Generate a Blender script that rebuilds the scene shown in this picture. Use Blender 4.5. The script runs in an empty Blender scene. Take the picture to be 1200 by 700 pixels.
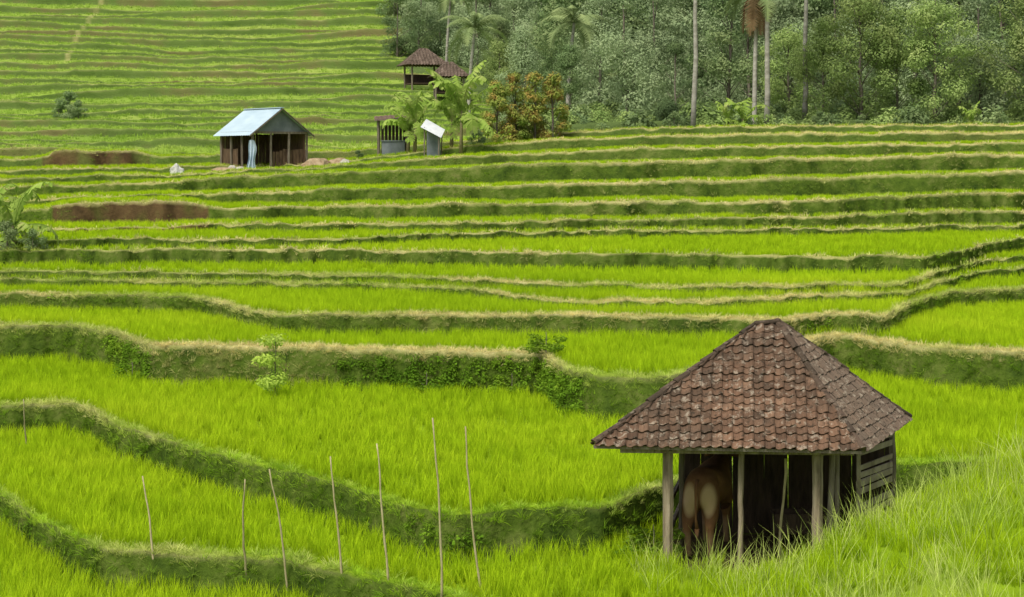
import bpy, math, random
import numpy as np
from mathutils import Vector, Matrix
random.seed(7); rng=np.random.default_rng(7)
F=2239.0; H0=190.0
scene=bpy.context.scene
root=scene.collection

# ---------------------------------------------------------------- camera / light
cd=bpy.data.cameras.new("camera"); cam=bpy.data.objects.new("camera",cd); root.objects.link(cam)
cam.location=(0,0,0); cam.rotation_euler=(math.radians(90),0,0)
cd.sensor_width=36; cd.lens=F/1200*36; cd.shift_y=-(350-H0)/1200; cd.clip_end=3000; cd.clip_start=0.1
scene.camera=cam
scene.view_settings.view_transform='Standard'; scene.view_settings.look='None'; scene.view_settings.exposure=0
w=bpy.data.worlds.new("World"); scene.world=w; w.use_nodes=True
nt=w.node_tree; bg=nt.nodes["Background"]
sky=nt.nodes.new("ShaderNodeTexSky"); sky.sky_type='NISHITA'; sky.sun_disc=False
SE,SR=math.radians(58),math.radians(215)
sky.sun_elevation=SE; sky.sun_rotation=SR; sky.dust_density=3
hs=nt.nodes.new("ShaderNodeHueSaturation"); hs.inputs['Saturation'].default_value=0.3
nt.links.new(sky.outputs[0],hs.inputs['Color']); nt.links.new(hs.outputs[0],bg.inputs[0]); bg.inputs[1].default_value=0.15
ld=bpy.data.lights.new("sun",'SUN'); ld.energy=3.6; ld.angle=math.radians(18); ld.color=(1,0.94,0.82)
lo=bpy.data.objects.new("sun",ld); root.objects.link(lo)
sd=Vector((math.sin(SR)*math.cos(SE),math.cos(SR)*math.cos(SE),math.sin(SE)))
lo.rotation_euler=sd.to_track_quat('Z','Y').to_euler(); lo.location=(0,0,50)

# ---------------------------------------------------------------- material helpers
def newmat(name):
    m=bpy.data.materials.new(name); m.use_nodes=True
    n=m.node_tree.nodes; n.clear(); out=n.new("ShaderNodeOutputMaterial")
    return m,m.node_tree,out
def N(t,ty,**k):
    n=t.nodes.new(ty)
    for a,b in k.items(): setattr(n,a,b)
    return n
def ramp(t,fac,stops):
    r=N(t,"ShaderNodeValToRGB"); e=r.color_ramp.elements
    while len(e)<len(stops): e.new(0.5)
    for i,(p,c) in enumerate(stops):
        e[i].position=p; e[i].color=(*c,1)
    t.links.new(fac,r.inputs[0]); return r.outputs[0]
def noise(t,vec,scale,detail=4,rough=0.6):
    n=N(t,"ShaderNodeTexNoise"); n.inputs['Scale'].default_value=scale; n.inputs['Detail'].default_value=detail; n.inputs['Roughness'].default_value=rough
    t.links.new(vec,n.inputs['Vector']); return n.outputs[0]
def mixc(t,f,a,b,mode='MIX'):
    m=N(t,"ShaderNodeMix",data_type='RGBA',blend_type=mode)
    for s,v in ((m.inputs[0],f),(m.inputs[6],a),(m.inputs[7],b)):
        if isinstance(v,(int,float)): s.default_value=v
        elif isinstance(v,tuple): s.default_value=(*v,1)
        else: t.links.new(v,s)
    return m.outputs[2]
def math_(t,op,a,b=0.0,clamp=False):
    m=N(t,"ShaderNodeMath",operation=op,use_clamp=clamp)
    for s,v in ((m.inputs[0],a),(m.inputs[1],b)):
        if isinstance(v,(int,float)): s.default_value=v
        else: t.links.new(v,s)
    return m.outputs[0]
def mrange(t,v,a,b,c=0.0,d=1.0):
    f=N(t,"ShaderNodeMapRange"); f.inputs[1].default_value=a; f.inputs[2].default_value=b; f.inputs[3].default_value=c; f.inputs[4].default_value=d
    t.links.new(v,f.inputs[0]); return f.outputs[0]
def hsv(t,col,val):
    h=N(t,"ShaderNodeHueSaturation"); t.links.new(col,h.inputs['Color']); t.links.new(val,h.inputs['Value']); return h.outputs[0]
def solid(name,stops,scale=3,rough=0.85,bump=0.0,bscale=None,metal=0.0,stretch=None,vary=0.0):
    m,t,out=newmat(name); tc=N(t,"ShaderNodeTexCoord"); vec=tc.outputs['Object']
    if stretch:
        mp=N(t,"ShaderNodeMapping"); mp.inputs['Scale'].default_value=stretch; t.links.new(vec,mp.inputs[0]); vec=mp.outputs[0]
    nz=noise(t,vec,scale,6); col=ramp(t,nz,stops)
    if vary:
        oi=N(t,"ShaderNodeObjectInfo"); v=math_(t,'MULTIPLY_ADD',oi.outputs['Random'],vary); v.node.inputs[2].default_value=1-vary/2
        col=hsv(t,col,v)
    p=N(t,"ShaderNodeBsdfPrincipled"); p.inputs['Roughness'].default_value=rough; p.inputs['Metallic'].default_value=metal
    p.inputs['Specular IOR Level'].default_value=0.2
    t.links.new(col,p.inputs['Base Color'])
    if bump:
        b=N(t,"ShaderNodeBump"); b.inputs['Strength'].default_value=bump; b.inputs['Distance'].default_value=0.03
        t.links.new(noise(t,vec,bscale or scale*3,5),b.inputs['Height']); t.links.new(b.outputs[0],p.inputs['Normal'])
    t.links.new(p.outputs[0],out.inputs[0]); return m
def leafmat(name,stops,big=0.3,small=0.0,vary=0.3,transl=0.35,dry=None,rootdark=None):
    m,t,out=newmat(name); g=N(t,"ShaderNodeNewGeometry"); pos=g.outputs['Position']
    nz=noise(t,pos,big,3)
    if small:
        nz=math_(t,'ADD',math_(t,'MULTIPLY',nz,0.55),math_(t,'MULTIPLY',noise(t,pos,small,3),0.45))
    col=ramp(t,nz,stops)
    if dry:
        at=N(t,"ShaderNodeAttribute",attribute_type='INSTANCER',attribute_name='dry')
        col=mixc(t,at.outputs['Fac'],col,dry)
    oi=N(t,"ShaderNodeObjectInfo"); v=math_(t,'MULTIPLY_ADD',oi.outputs['Random'],vary); v.node.inputs[2].default_value=1-vary/2
    col=hsv(t,col,v)
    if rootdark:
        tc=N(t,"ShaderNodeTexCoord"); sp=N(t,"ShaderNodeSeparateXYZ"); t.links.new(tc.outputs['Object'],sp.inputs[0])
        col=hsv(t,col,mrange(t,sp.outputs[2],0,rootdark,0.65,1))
    d=N(t,"ShaderNodeBsdfDiffuse"); tr=N(t,"ShaderNodeBsdfTranslucent"); mx=N(t,"ShaderNodeMixShader"); mx.inputs[0].default_value=transl
    t.links.new(col,d.inputs[0]); t.links.new(col,tr.inputs[0]); t.links.new(d.outputs[0],mx.inputs[1]); t.links.new(tr.outputs[0],mx.inputs[2])
    t.links.new(mx.outputs[0],out.inputs[0]); return m

# ---------------------------------------------------------------- mesh helpers
def mkmesh(name,verts,faces,mat=None,smooth=False):
    me=bpy.data.meshes.new(name); me.from_pydata([tuple(v) for v in verts],[],faces); me.update()
    if mat: me.materials.append(mat)
    if smooth: me.polygons.foreach_set('use_smooth',[True]*len(me.polygons))
    return me
def mkobj(name,me,parent=None,loc=None,rot=None):
    o=bpy.data.objects.new(name,me); root.objects.link(o)
    if parent: o.parent=parent
    if loc is not None: o.location=loc
    if rot is not None: o.rotation_euler=rot
    return o
def tag(o,label=None,cat=None,group=None,kind=None):
    if label:o["label"]=label
    if cat:o["category"]=cat
    if group:o["group"]=group
    if kind:o["kind"]=kind
    return o
class MB:
    def __init__(s): s.v=[];s.f=[]
    def add(s,vs,fs):
        o=len(s.v); s.v+= [tuple(a) for a in vs]; s.f+=[tuple(i+o for i in f) for f in fs]
    def beam(s,a,b,w,h=None,up=(0,0,1),jit=0.0):
        h=h or w; a=Vector(a);b=Vector(b); d=(b-a).normalized(); up=Vector(up)
        if abs(d.dot(up))>0.95: up=Vector((0,1,0))
        sx=d.cross(up).normalized(); sy=sx.cross(d).normalized()
        vs=[]
        for p in (a,b):
            for i,j in((-1,-1),(1,-1),(1,1),(-1,1)):
                vs.append(p+sx*(i*w/2)+sy*(j*h/2)+Vector([random.uniform(-jit,jit) for _ in range(3)]))
        s.add(vs,[(3,2,1,0),(4,5,6,7),(0,1,5,4),(1,2,6,5),(2,3,7,6),(3,0,4,7)])
    def tube(s,pts,rad,n=8,cap=True):
        pts=[Vector(p) for p in pts]; k=len(pts); o=len(s.v); ref=Vector((0.3,1,0.1)).normalized()
        for i,p in enumerate(pts):
            d=(pts[min(i+1,k-1)]-pts[max(i-1,0)]).normalized(); x=d.cross(ref)
            if x.length<0.05: x=d.cross(Vector((1,0,0)))
            x.normalize(); y=d.cross(x)
            r=rad[i] if isinstance(rad,(list,tuple)) else rad
            for j in range(n):
                a=2*math.pi*j/n; s.v.append(tuple(p+(x*math.cos(a)+y*math.sin(a))*r))
        for i in range(k-1):
            for j in range(n):
                s.f.append((o+i*n+j,o+i*n+(j+1)%n,o+(i+1)*n+(j+1)%n,o+(i+1)*n+j))
        if cap:
            s.f.append(tuple(o+j for j in range(n))[::-1]); s.f.append(tuple(o+(k-1)*n+j for j in range(n)))
    def mesh(s,name,mat,smooth=False): return mkmesh(name,s.v,s.f,mat,smooth)

# ---------------------------------------------------------------- numpy noise
def vnoise(x,y,seed=0):
    xi=np.floor(x).astype(np.int64); yi=np.floor(y).astype(np.int64); fx=x-xi; fy=y-yi
    fx=fx*fx*(3-2*fx); fy=fy*fy*(3-2*fy)
    def h(a,b):
        n=(a*374761393+b*668265263+seed*982451653)&0xffffffff
        n=((n^(n>>13))*1274126177)&0xffffffff
        return ((n^(n>>16))&0xffff)/65535.0
    return (h(xi,yi)*(1-fx)+h(xi+1,yi)*fx)*(1-fy)+(h(xi,yi+1)*(1-fx)+h(xi+1,yi+1)*fx)*fy*1.0
def fb(x,y,seed=0):
    return (vnoise(x,y,seed)*0.5+vnoise(x*2.1,y*2.1,seed+1)*0.3+vnoise(x*4.3,y*4.3,seed+2)*0.2)-0.5

# ---------------------------------------------------------------- TERRAIN
xs=np.concatenate([np.arange(-1500,-150,25),np.arange(-150,1350,3.0),np.arange(1350,2700,25)]).astype(float)
NC=len(xs)
def curve(pts):
    px=np.array([p[0] for p in pts],float); py=np.array([p[1] for p in pts],float)
    fine=np.arange(-1500,2700,3.0); yf=np.interp(fine,px,py); k=np.hanning(11); k/=k.sum()
    yf=np.convolve(np.pad(yf,5,mode='edge'),k,mode='valid'); return np.interp(xs,fine,yf)
near=[ # level, polyline of the lip
(-5.85,[(-300,540),(-100,560),(0,588),(60,625),(120,652),(230,660),(340,668),(450,690),(560,720),(700,760),(1400,800)]),
(-5.30,[(-300,486),(0,482),(70,478),(105,485),(140,506),(230,533),(330,558),(420,582),(480,604),(520,614),(600,608),(710,603),(790,572),(860,556),(1400,545)]),
(-4.45,[(-300,378),(0,386),(80,386),(140,395),(180,410),(300,412),(450,416),(600,420),(640,422),(662,440),(700,447),(760,450),(800,447),(860,425),(930,406),(975,399),(1000,400),(1080,411),(1200,420),(1400,425)]),
(-4.00,[(-300,344),(0,348),(230,353),(262,360),(300,371),(330,374),(500,374),(700,376),(990,380),(1030,378),(1072,357),(1110,346),(1200,341),(1400,338)]),
(-3.80,[(-300,328),(0,331),(250,335),(420,338),(560,345),(640,357),(740,358),(860,357),(960,352),(1060,349),(1100,334),(1150,321),(1200,317),(1400,314)]),
(-3.60,[(-300,317),(0,322),(250,324),(420,327),(560,333),(760,340),(1000,342),(1060,338),(1100,322),(1150,309),(1200,305),(1400,300)]),
(-3.15,[(-300,291),(0,297),(300,296),(560,299),(800,303),(1090,305),(1130,298),(1160,287),(1200,282),(1400,278)]),
(-2.90,[(-300,282),(0,285),(240,284),(400,283),(520,278),(700,274),(950,272),(1200,267),(1400,262)]),
]
NN=len(near)
mid=[
(77.5,[(-300,268),(0,272),(140,271),(300,266),(600,264),(900,261),(1200,256),(1400,254)]),
(84.5,[(-300,256),(0,254),(62,245),(90,240),(225,240),(260,247),(400,244),(700,240),(1000,236),(1200,230),(1400,226)]),
(92,[(-300,240),(0,238),(120,232),(280,229),(400,224),(700,217),(1000,210),(1200,203),(1400,200)]),
(100,[(-300,226),(0,222),(200,215),(400,204),(560,197),(700,193),(900,188),(1200,182),(1400,180)]),
(106.5,[(-300,212),(0,211),(200,207),(350,200),(440,193),(560,184),(700,178),(900,173),(1200,170),(1400,169)]),
(113,[(-300,203),(0,202),(150,200),(350,195),(430,188),(520,176),(650,166),(820,160),(1200,157),(1400,157)]),
(119,[(-300,188),(0,190),(45,188),(70,178),(155,178),(185,186),(300,184),(420,178),(520,168),(650,157),(800,151),(1200,147),(1400,147)]),
]
NM=NN+len(mid)
lipd=[];lipz=[];frac=[];wl=[];bh=[]
for i,(L,p) in enumerate(near):
    y=curve(p)+ (fb(xs/70.0,xs*0+i*3.3,10+i))*3.5+(fb(xs/18.0,xs*0+i*3.3,30+i))*1.6
    lipd.append(F*(-L)/(y-H0)); lipz.append(np.full(NC,L)); frac.append(0.0)
    wl.append(np.clip((0.55 if i==2 else 0.38)+0.5*fb(xs/70,xs*0+i*5,120+i),.25,.8)); bh.append(0.10)
for i,(D,p) in enumerate(mid):
    y=curve(p)+fb(xs/60.0,xs*0+i*3.3,50+i)*5+fb(xs/15.0,xs*0+i*3.3,60+i)*1.4
    d=D+fb(xs/90.0,xs*0+i,70+i)*4
    lipd.append(d); lipz.append(-(y-H0)*d/F); frac.append(0.0 if i<4 else 0.15); bh.append(0.08)
    wl.append(np.clip(0.5+1.1*fb(xs/60,xs*0+i*5,140+i),.3,1.2)+ (2.6*np.clip((xs-720)/150,0,1)*(0.6+fb(xs/40,xs*0,88)) if i==5 else 0*xs))
def ss(a,b,x):
    t=np.clip((x-a)/(b-a),0,1); return t*t*(3-2*t)
wR=ss(470,700,xs)
NF=32
for k in range(NF):
    t=(k+1)/NF
    yl=184-243*t; yr=146-80*t
    y=yl*(1-wR)+yr*wR
    y=y+fb(xs/230.0,xs*0+k*0.9,90)*24*(1-wR*0.7)+fb(xs/50.0,xs*0+k*2.7,95)*2.5
    d=121+190*t+fb(xs/80.0,xs*0+k,99)*2
    lipd.append(d); lipz.append(-(y-H0)*d/F); frac.append(0.5); wl.append(0.4+0*xs); bh.append(0.04)
for D,yl,yr in ((380,-110,40),(500,-150,20),(800,-175,5),(1400,-150,0)):
    y=yl*(1-wR)+yr*wR; lipd.append(np.full(NC,float(D))); lipz.append(-(y-H0)*D/F); frac.append(0.95); wl.append(1.0+0*xs); bh.append(0.0)
NE=len(lipd)
for k in range(1,NE):
    lipd[k]=np.maximum(lipd[k],lipd[k-1]+wl[k-1]+ (1.0 if k<NN else 2.2))
    lipz[k]=np.maximum(lipz[k],lipz[k-1]+0.12)
R_D=[];R_Z=[];R_T=[];R_K=[]
def addrow(d,z,t,k=-1): R_D.append(d.copy()); R_Z.append(z.copy()); R_T.append(t); R_K.append(k)
one=np.ones(NC)
for i,(d,z) in enumerate([(3,-1.8),(10,-4.0),(17,-6.25)]): addrow(one*d,one*z,0)
prevd=one*17; prevz=one*-6.25; prevend=one*-6.3
for k in range(NE):
    h=lipz[k]+bh[k]-prevend
    gap=lipd[k]-prevd
    run=np.clip(0.42*h,0.12,gap*0.6)
    bd=lipd[k]-run
    nt_=16 if k<NN else (8 if k<NM else (4 if k<NE-4 else 12))
    for j in range(1,nt_+1):
        s=j/nt_; addrow(prevd+(bd-prevd)*s, prevz+(prevend-prevz)*s, 0 if j<nt_ else 1,k)
    nb=8 if k<NN else (5 if k<NM else 3)
    for j in range(1,nb+1):
        s=j/nb; addrow(bd+run*(s**1.25), prevend+h*(s**0.85), 1 if j<nb else 2,k)
    addrow(lipd[k]+wl[k]*0.5, lipz[k]+bh[k]+0.02,2,k)
    addrow(lipd[k]+wl[k], lipz[k]+bh[k],2,k)
    addrow(lipd[k]+wl[k]+0.15, lipz[k],0,k)
    prevd=lipd[k]+wl[k]+0.15; prevz=lipz[k]
    prevend=lipz[k]+frac[k]*((lipz[k+1]-lipz[k]) if k+1<NE else 0)
Dg=np.array(R_D); Zg=np.array(R_Z); T=np.array(R_T); K=np.array(R_K); NR=len(T)
Xg=(xs[None,:]-600)/F*Dg
bankrow=np.zeros(NR); liprow=np.zeros(NR)
for r in range(NR):
    if T[r]==1 or (r>0 and T[r-1]==1): bankrow[r]=1
    if T[r]==2: liprow[r]=1
nz1=fb(Xg*1.3,Dg*1.3,5); nz2=fb(Xg*0.4,Dg*0.4,8)
Zg=Zg+ (bankrow[:,None]*0.18+liprow[:,None]*0.08+0.012)*nz1*np.clip(Dg/60,0.8,1.3)
cx=[(-1500,1500),(700,900),(780,742),(860,700),(960,650),(1060,602),(1130,566),(1200,534),(1400,480),(1700,440),(2700,420)]
yc=np.interp(xs,[c[0] for c in cx],[c[1] for c in cx]); dc=np.interp(xs,[760,960,1060,1200,1400],[25.0,25.4,26.2,29,32])
zc=-(yc-H0)*dc/F
dd=Dg-dc[None,:]
mound=zc[None,:]-np.where(dd<0,-dd*0.085,np.maximum(dd-0.4,0)*0.6)-np.exp(-(dd/1.2)**2)*0.05+nz2*0.18
MM=mound>Zg
MM&=(Dg<45)
Zg=np.where(MM,mound,Zg)
def hutpoly(X,Y):
    u=(Y-27.2)/3.1; x0=2.1+0.45*u; x1=4.6+1.5*u
    return (u>0.02)&(u<1.05)&(X>x0-0.05)&(X<x1+0.1)
forest=(Dg>121)&(xs[None,:]>np.interp(Dg,[121,140,180,200,320],[650,600,560,478,455]))
def ground(X,Y):
    x=600+F*X/Y; ci=int(np.clip(np.searchsorted(xs,x),1,NC-1)); x0,x1=xs[ci-1],xs[ci]; t=min(max((x-x0)/(x1-x0),0),1)
    return float(np.interp(Y,Dg[:,ci-1],Zg[:,ci-1])*(1-t)+np.interp(Y,Dg[:,ci],Zg[:,ci])*t)
def place(x,y,dmin=15):
    ci=int(np.clip(np.searchsorted(xs,x),0,NC-1)); ds=np.arange(dmin,400,0.25)
    zz=np.interp(ds,Dg[:,ci],Zg[:,ci]); yy=H0-zz*F/ds; ok=np.where(yy<=y)[0]
    d=ds[ok[0]] if len(ok) else 300.
    X=(x-600)/F*d; return X,d,ground(X,d)
def at(x,d):
    X=(x-600)/F*d; return X,d,ground(X,d)
me=bpy.data.meshes.new("terrain")
V=np.stack([Xg,Dg,Zg],-1).reshape(-1,3)
me.vertices.add(len(V)); me.vertices.foreach_set('co',V.astype(np.float32).ravel())
rr,cc=np.meshgrid(np.arange(NR-1),np.arange(NC-1),indexing='ij')
q=np.stack([rr*NC+cc,rr*NC+cc+1,(rr+1)*NC+cc+1,(rr+1)*NC+cc],-1).reshape(-1,4)
me.loops.add(q.size); me.loops.foreach_set('vertex_index',q.ravel().astype(np.int32))
me.polygons.add(len(q)); me.polygons.foreach_set('loop_start',(np.arange(len(q))*4).astype(np.int32))
me.polygons.foreach_set('use_smooth',np.ones(len(q),bool))
me.update(calc_edges=True); me.validate()
def attr(name,arr):
    a=me.attributes.new(name,'FLOAT','POINT'); a.data.foreach_set('value',arr.astype(np.float32).ravel())
xn=xs[None,:]*np.ones((NR,1)); Kg=K[:,None]*np.ones((1,NC))
dryf=0.14+fb(Xg*0.25,Dg*0.25,21)*1.3+ss(36,46,Dg)*0.45+ss(60,110,Dg)*ss(500,850,xn)*0.4-ss(1050,1120,xn)*(Dg<72)*0.25-ss(112,125,Dg)*(1-ss(500,700,xn))*0.25
dryf=np.clip(dryf+ (Kg==2)*(0.25+0.3*ss(170,200,xn)*(1-ss(390,430,xn)))*ss(160,185,xn),0,1)
bn=np.clip(0.9+fb(Xg*.6,Dg*.6,31)*2.5,0,1)
brown=((Dg>74)&(Dg<86)&(xn<245)&(xn>62))*bn
brown=np.maximum(brown,((Dg>114)&(Dg<122)&(xn<175)&(xn>50))*bn)
brown=np.maximum(brown,(Dg>122)*np.clip(fb(Xg*0.022,Dg*0.05,77)*6-1.0,0,.8))
path=(Dg>205)&(np.abs(xn-np.interp(Dg,[205,235,262,300],[76,92,118,128]))<3.0)
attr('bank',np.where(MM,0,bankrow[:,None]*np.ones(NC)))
attr('lip',np.maximum(np.where(MM,0,liprow[:,None]*dryf*(1-.5*ss(115,130,Dg))),path*0.55*np.clip(.6+fb(Dg*.3,Xg*.3,9)*2,0,1)))
attr('brown',brown)
attr('forest',forest.astype(float))
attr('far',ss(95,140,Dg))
attr('dirt',np.where(hutpoly(Xg,Dg),1.0,0.0))
m,t,out=newmat("terrace_ground")
g=N(t,"ShaderNodeNewGeometry"); pos=g.outputs['Position']
def A(n): 
    a=N(t,"ShaderNodeAttribute",attribute_name=n); return a.outputs['Fac']
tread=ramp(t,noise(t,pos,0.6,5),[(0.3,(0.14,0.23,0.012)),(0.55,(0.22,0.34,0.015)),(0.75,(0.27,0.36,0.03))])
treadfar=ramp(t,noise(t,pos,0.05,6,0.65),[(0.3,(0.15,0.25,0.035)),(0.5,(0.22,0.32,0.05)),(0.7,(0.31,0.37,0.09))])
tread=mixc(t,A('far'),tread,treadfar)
bank=ramp(t,noise(t,pos,1.2,6,0.7),[(0.32,(0.03,0.055,0.01)),(0.5,(0.07,0.11,0.015)),(0.64,(0.12,0.15,0.035)),(0.8,(0.19,0.18,0.06))])  # shade on the bank faces is painted in by these dark greens
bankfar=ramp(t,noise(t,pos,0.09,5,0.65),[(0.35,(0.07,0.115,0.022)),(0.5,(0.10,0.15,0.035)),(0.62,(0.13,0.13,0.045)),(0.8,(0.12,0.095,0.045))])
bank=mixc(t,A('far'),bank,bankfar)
browncol=ramp(t,noise(t,pos,0.8,5,.7),[(0.3,(0.04,0.028,0.014)),(0.55,(0.10,0.065,0.03)),(0.75,(0.10,0.10,0.03))])
bank=mixc(t,A('brown'),bank,browncol)
lip=ramp(t,noise(t,pos,2.5,5),[(0.3,(0.26,0.27,0.08)),(0.6,(0.42,0.38,0.17)),(0.8,(0.5,0.46,0.24))])
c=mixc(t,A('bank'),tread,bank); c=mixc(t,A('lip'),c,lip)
c=mixc(t,A('forest'),c,(0.09,0.13,0.04)); 
dirt=ramp(t,noise(t,pos,3,5),[(0.3,(0.05,0.035,0.022)),(0.7,(0.12,0.085,0.05))]); c=mixc(t,A('dirt'),c,dirt)
p=N(t,"ShaderNodeBsdfDiffuse"); t.links.new(c,p.inputs[0])
b=N(t,"ShaderNodeBump"); b.inputs['Strength'].default_value=0.8; b.inputs['Distance'].default_value=0.12
t.links.new(noise(t,pos,5,6,0.7),b.inputs['Height']); t.links.new(b.outputs[0],p.inputs['Normal']); t.links.new(p.outputs[0],out.inputs[0])
me.materials.append(m)
terr=mkobj("terrain",me); tag(terr,"stepped rice terraces climbing a green valley side","terrain",kind="structure")

# ---------------------------------------------------------------- scatter machinery
def blades(n,h,w,r0,lean,droop,segs=3,seed=0,hv=0.3,mat=None,name="tuft"):
    r=random.Random(seed); mb=MB()
    for i in range(n):
        a=r.uniform(0,2*math.pi); rad=r0*math.sqrt(r.random()); bx,by=rad*math.cos(a),rad*math.sin(a)
        ph=a+r.uniform(-0.8,0.8); hh=h*r.uniform(1-hv,1.0); ln=lean*r.uniform(0.3,1.2); dr=droop*r.uniform(0.2,1.3)
        tw=ph+math.pi/2+r.uniform(-0.7,0.7); wx,wy=math.cos(tw),math.sin(tw); vs=[]
        for s in range(segs+1):
            u=s/segs; ho=hh*(ln*u+dr*u*u); z=hh*(u-0.35*dr*u*u*u)-0.02
            ww=w*0.5*(1-0.85*u**1.5) if s<segs else 0
            px,py=bx+ho*math.cos(ph),by+ho*math.sin(ph)
            if s<segs: vs+=[(px-wx*ww,py-wy*ww,z),(px+wx*ww,py+wy*ww,z)]
            else: vs.append((px,py,z))
        fs=[(2*s,2*s+1,2*s+3,2*s+2) for s in range(segs-1)]; k=2*(segs-1); fs.append((k,k+1,k+2))
        mb.add(vs,fs)
    return mb.mesh(name,mat)
def leafclump(n,R,hz,s,seed,mat,name="leaf_clump"):
    r=random.Random(seed); mb=MB()
    for i in range(n):
        a=r.uniform(0,2*math.pi); el=math.asin(r.uniform(-0.1,1)); rr_=r.uniform(0.55,1)
        p=Vector((R*rr_*math.cos(a)*math.cos(el),R*rr_*math.sin(a)*math.cos(el),hz*rr_*math.sin(el)))
        nrm=(p.normalized()+Vector([r.uniform(-.8,.8) for _ in range(3)])+Vector((0,0,0.4))).normalized()
        x=nrm.orthogonal().normalized(); y=nrm.cross(x); ss_=s*r.uniform(0.6,1.2)
        x,y=x*ss_,y*ss_*0.55
        mb.add([p-x,p-y,p+x,p+y],[(0,1,2,3)])
    return mb.mesh(name,mat)
def variant_collection(name,meshes):
    c=bpy.data.collections.new(name)
    for i,mm in enumerate(meshes):
        o=bpy.data.objects.new(f"{name}_{i:02d}",mm); c.objects.link(o)
    return c
def scatter(name,P,scale,coll,nvar,dry=None,tilt=0.12,label="",cat=""):
    n=len(P); me=bpy.data.meshes.new(name); me.vertices.add(n); me.vertices.foreach_set('co',P.astype(np.float32).ravel())
    a=me.attributes.new('rot','FLOAT_VECTOR','POINT'); rot=np.stack([rng.normal(0,tilt,n),rng.normal(0,tilt,n),rng.uniform(0,6.28,n)],-1)
    a.data.foreach_set('vector',rot.astype(np.float32).ravel())
    a=me.attributes.new('scl','FLOAT','POINT'); a.data.foreach_set('value',scale.astype(np.float32))
    a=me.attributes.new('idx','INT','POINT'); a.data.foreach_set('value',rng.integers(0,nvar,n).astype(np.int32))
    a=me.attributes.new('dry','FLOAT','POINT'); a.data.foreach_set('value',(dry if dry is not None else np.zeros(n)).astype(np.float32))
    o=mkobj(name,me)
    ng=bpy.data.node_groups.new(name+"_nodes",'GeometryNodeTree')
    ng.interface.new_socket('Geometry',in_out='INPUT',socket_type='NodeSocketGeometry'); ng.interface.new_socket('Geometry',in_out='OUTPUT',socket_type='NodeSocketGeometry')
    gi=ng.nodes.new('NodeGroupInput'); go=ng.nodes.new('NodeGroupOutput'); ip=ng.nodes.new('GeometryNodeInstanceOnPoints'); ci=ng.nodes.new('GeometryNodeCollectionInfo')
    ci.inputs['Collection'].default_value=coll; ci.inputs['Separate Children'].default_value=True; ci.inputs['Reset Children'].default_value=True
    ip.inputs['Pick Instance'].default_value=True
    def na(nm,ty):
        x=ng.nodes.new('GeometryNodeInputNamedAttribute'); x.data_type=ty; x.inputs['Name'].default_value=nm; return x.outputs['Attribute']
    L=ng.links.new
    L(gi.outputs[0],ip.inputs['Points']); L(ci.outputs[0],ip.inputs['Instance']); L(na('idx','INT'),ip.inputs['Instance Index'])
    L(na('rot','FLOAT_VECTOR'),ip.inputs['Rotation']); L(na('scl','FLOAT'),ip.inputs['Scale']); L(ip.outputs[0],go.inputs[0])
    md=o.modifiers.new('scatter','NODES'); md.node_group=ng
    tag(o,label,cat,kind="stuff"); return o
P4=np.stack([Xg,Dg,Zg],-1)
QA=P4[:-1,:-1]; QB=P4[:-1,1:]; QC=P4[1:,1:]; QD=P4[1:,:-1]
area=0.5*np.linalg.norm(np.cross(QC-QA,QD-QB),axis=-1)
Dm=(QA[...,1]+QC[...,1])/2; Xm=(QA[...,0]+QC[...,0])/2
Xpix=600+F*Xm/Dm
infr=(Xpix>-110)&(Xpix<1310)
Tz=T[:-1,None]*np.ones((1,NC-1)); Kz=K[:-1,None]*np.ones((1,NC-1)); Mz=MM[:-1,:-1]; Fz=forest[:-1,:-1]; Hz=hutpoly(Xm,Dm); Bz=brown[:-1,:-1]
def sample(mask,dens):
    w_=(area*dens*mask).ravel(); tot=w_.sum(); n=int(tot)
    idx=rng.choice(len(w_),size=n,p=w_/tot); r_,c2=np.unravel_index(idx,area.shape)
    u=rng.random((n,1)); v=rng.random((n,1))
    P=(QA[r_,c2]*(1-u)+QB[r_,c2]*u)*(1-v)+(QD[r_,c2]*(1-u)+QC[r_,c2]*u)*v
    return P,r_,c2

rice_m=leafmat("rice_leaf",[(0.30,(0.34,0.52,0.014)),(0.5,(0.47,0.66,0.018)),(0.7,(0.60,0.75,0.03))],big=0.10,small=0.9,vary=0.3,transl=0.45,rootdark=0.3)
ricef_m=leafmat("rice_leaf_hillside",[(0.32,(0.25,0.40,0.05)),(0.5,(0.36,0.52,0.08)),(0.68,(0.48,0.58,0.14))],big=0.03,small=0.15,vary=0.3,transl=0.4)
grass_m=leafmat("bank_grass_leaf",[(0.3,(0.22,0.38,0.02)),(0.5,(0.33,0.52,0.03)),(0.7,(0.42,0.58,0.05))],big=0.35,small=2.0,vary=0.5,transl=0.4,dry=(0.74,0.66,0.30))
face_m=leafmat("bank_grass_leaf_shaded",[(0.3,(0.08,0.16,0.012)),(0.5,(0.15,0.27,0.018)),(0.7,(0.25,0.38,0.03))],big=0.5,small=2.5,vary=0.5,transl=0.3,dry=(0.55,0.48,0.22))  # darker copy of the bank grass, face shade painted into its colour
weed_m=leafmat("weed_leaf",[(0.3,(0.07,0.15,0.012)),(0.5,(0.13,0.24,0.018)),(0.7,(0.24,0.35,0.03))],big=0.5,small=3,vary=0.5,transl=0.3)
seed_m=leafmat("seed_grass",[(0.3,(0.36,0.52,0.06)),(0.7,(0.62,0.66,0.22))],big=0.5,vary=0.4,transl=0.4)

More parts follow.
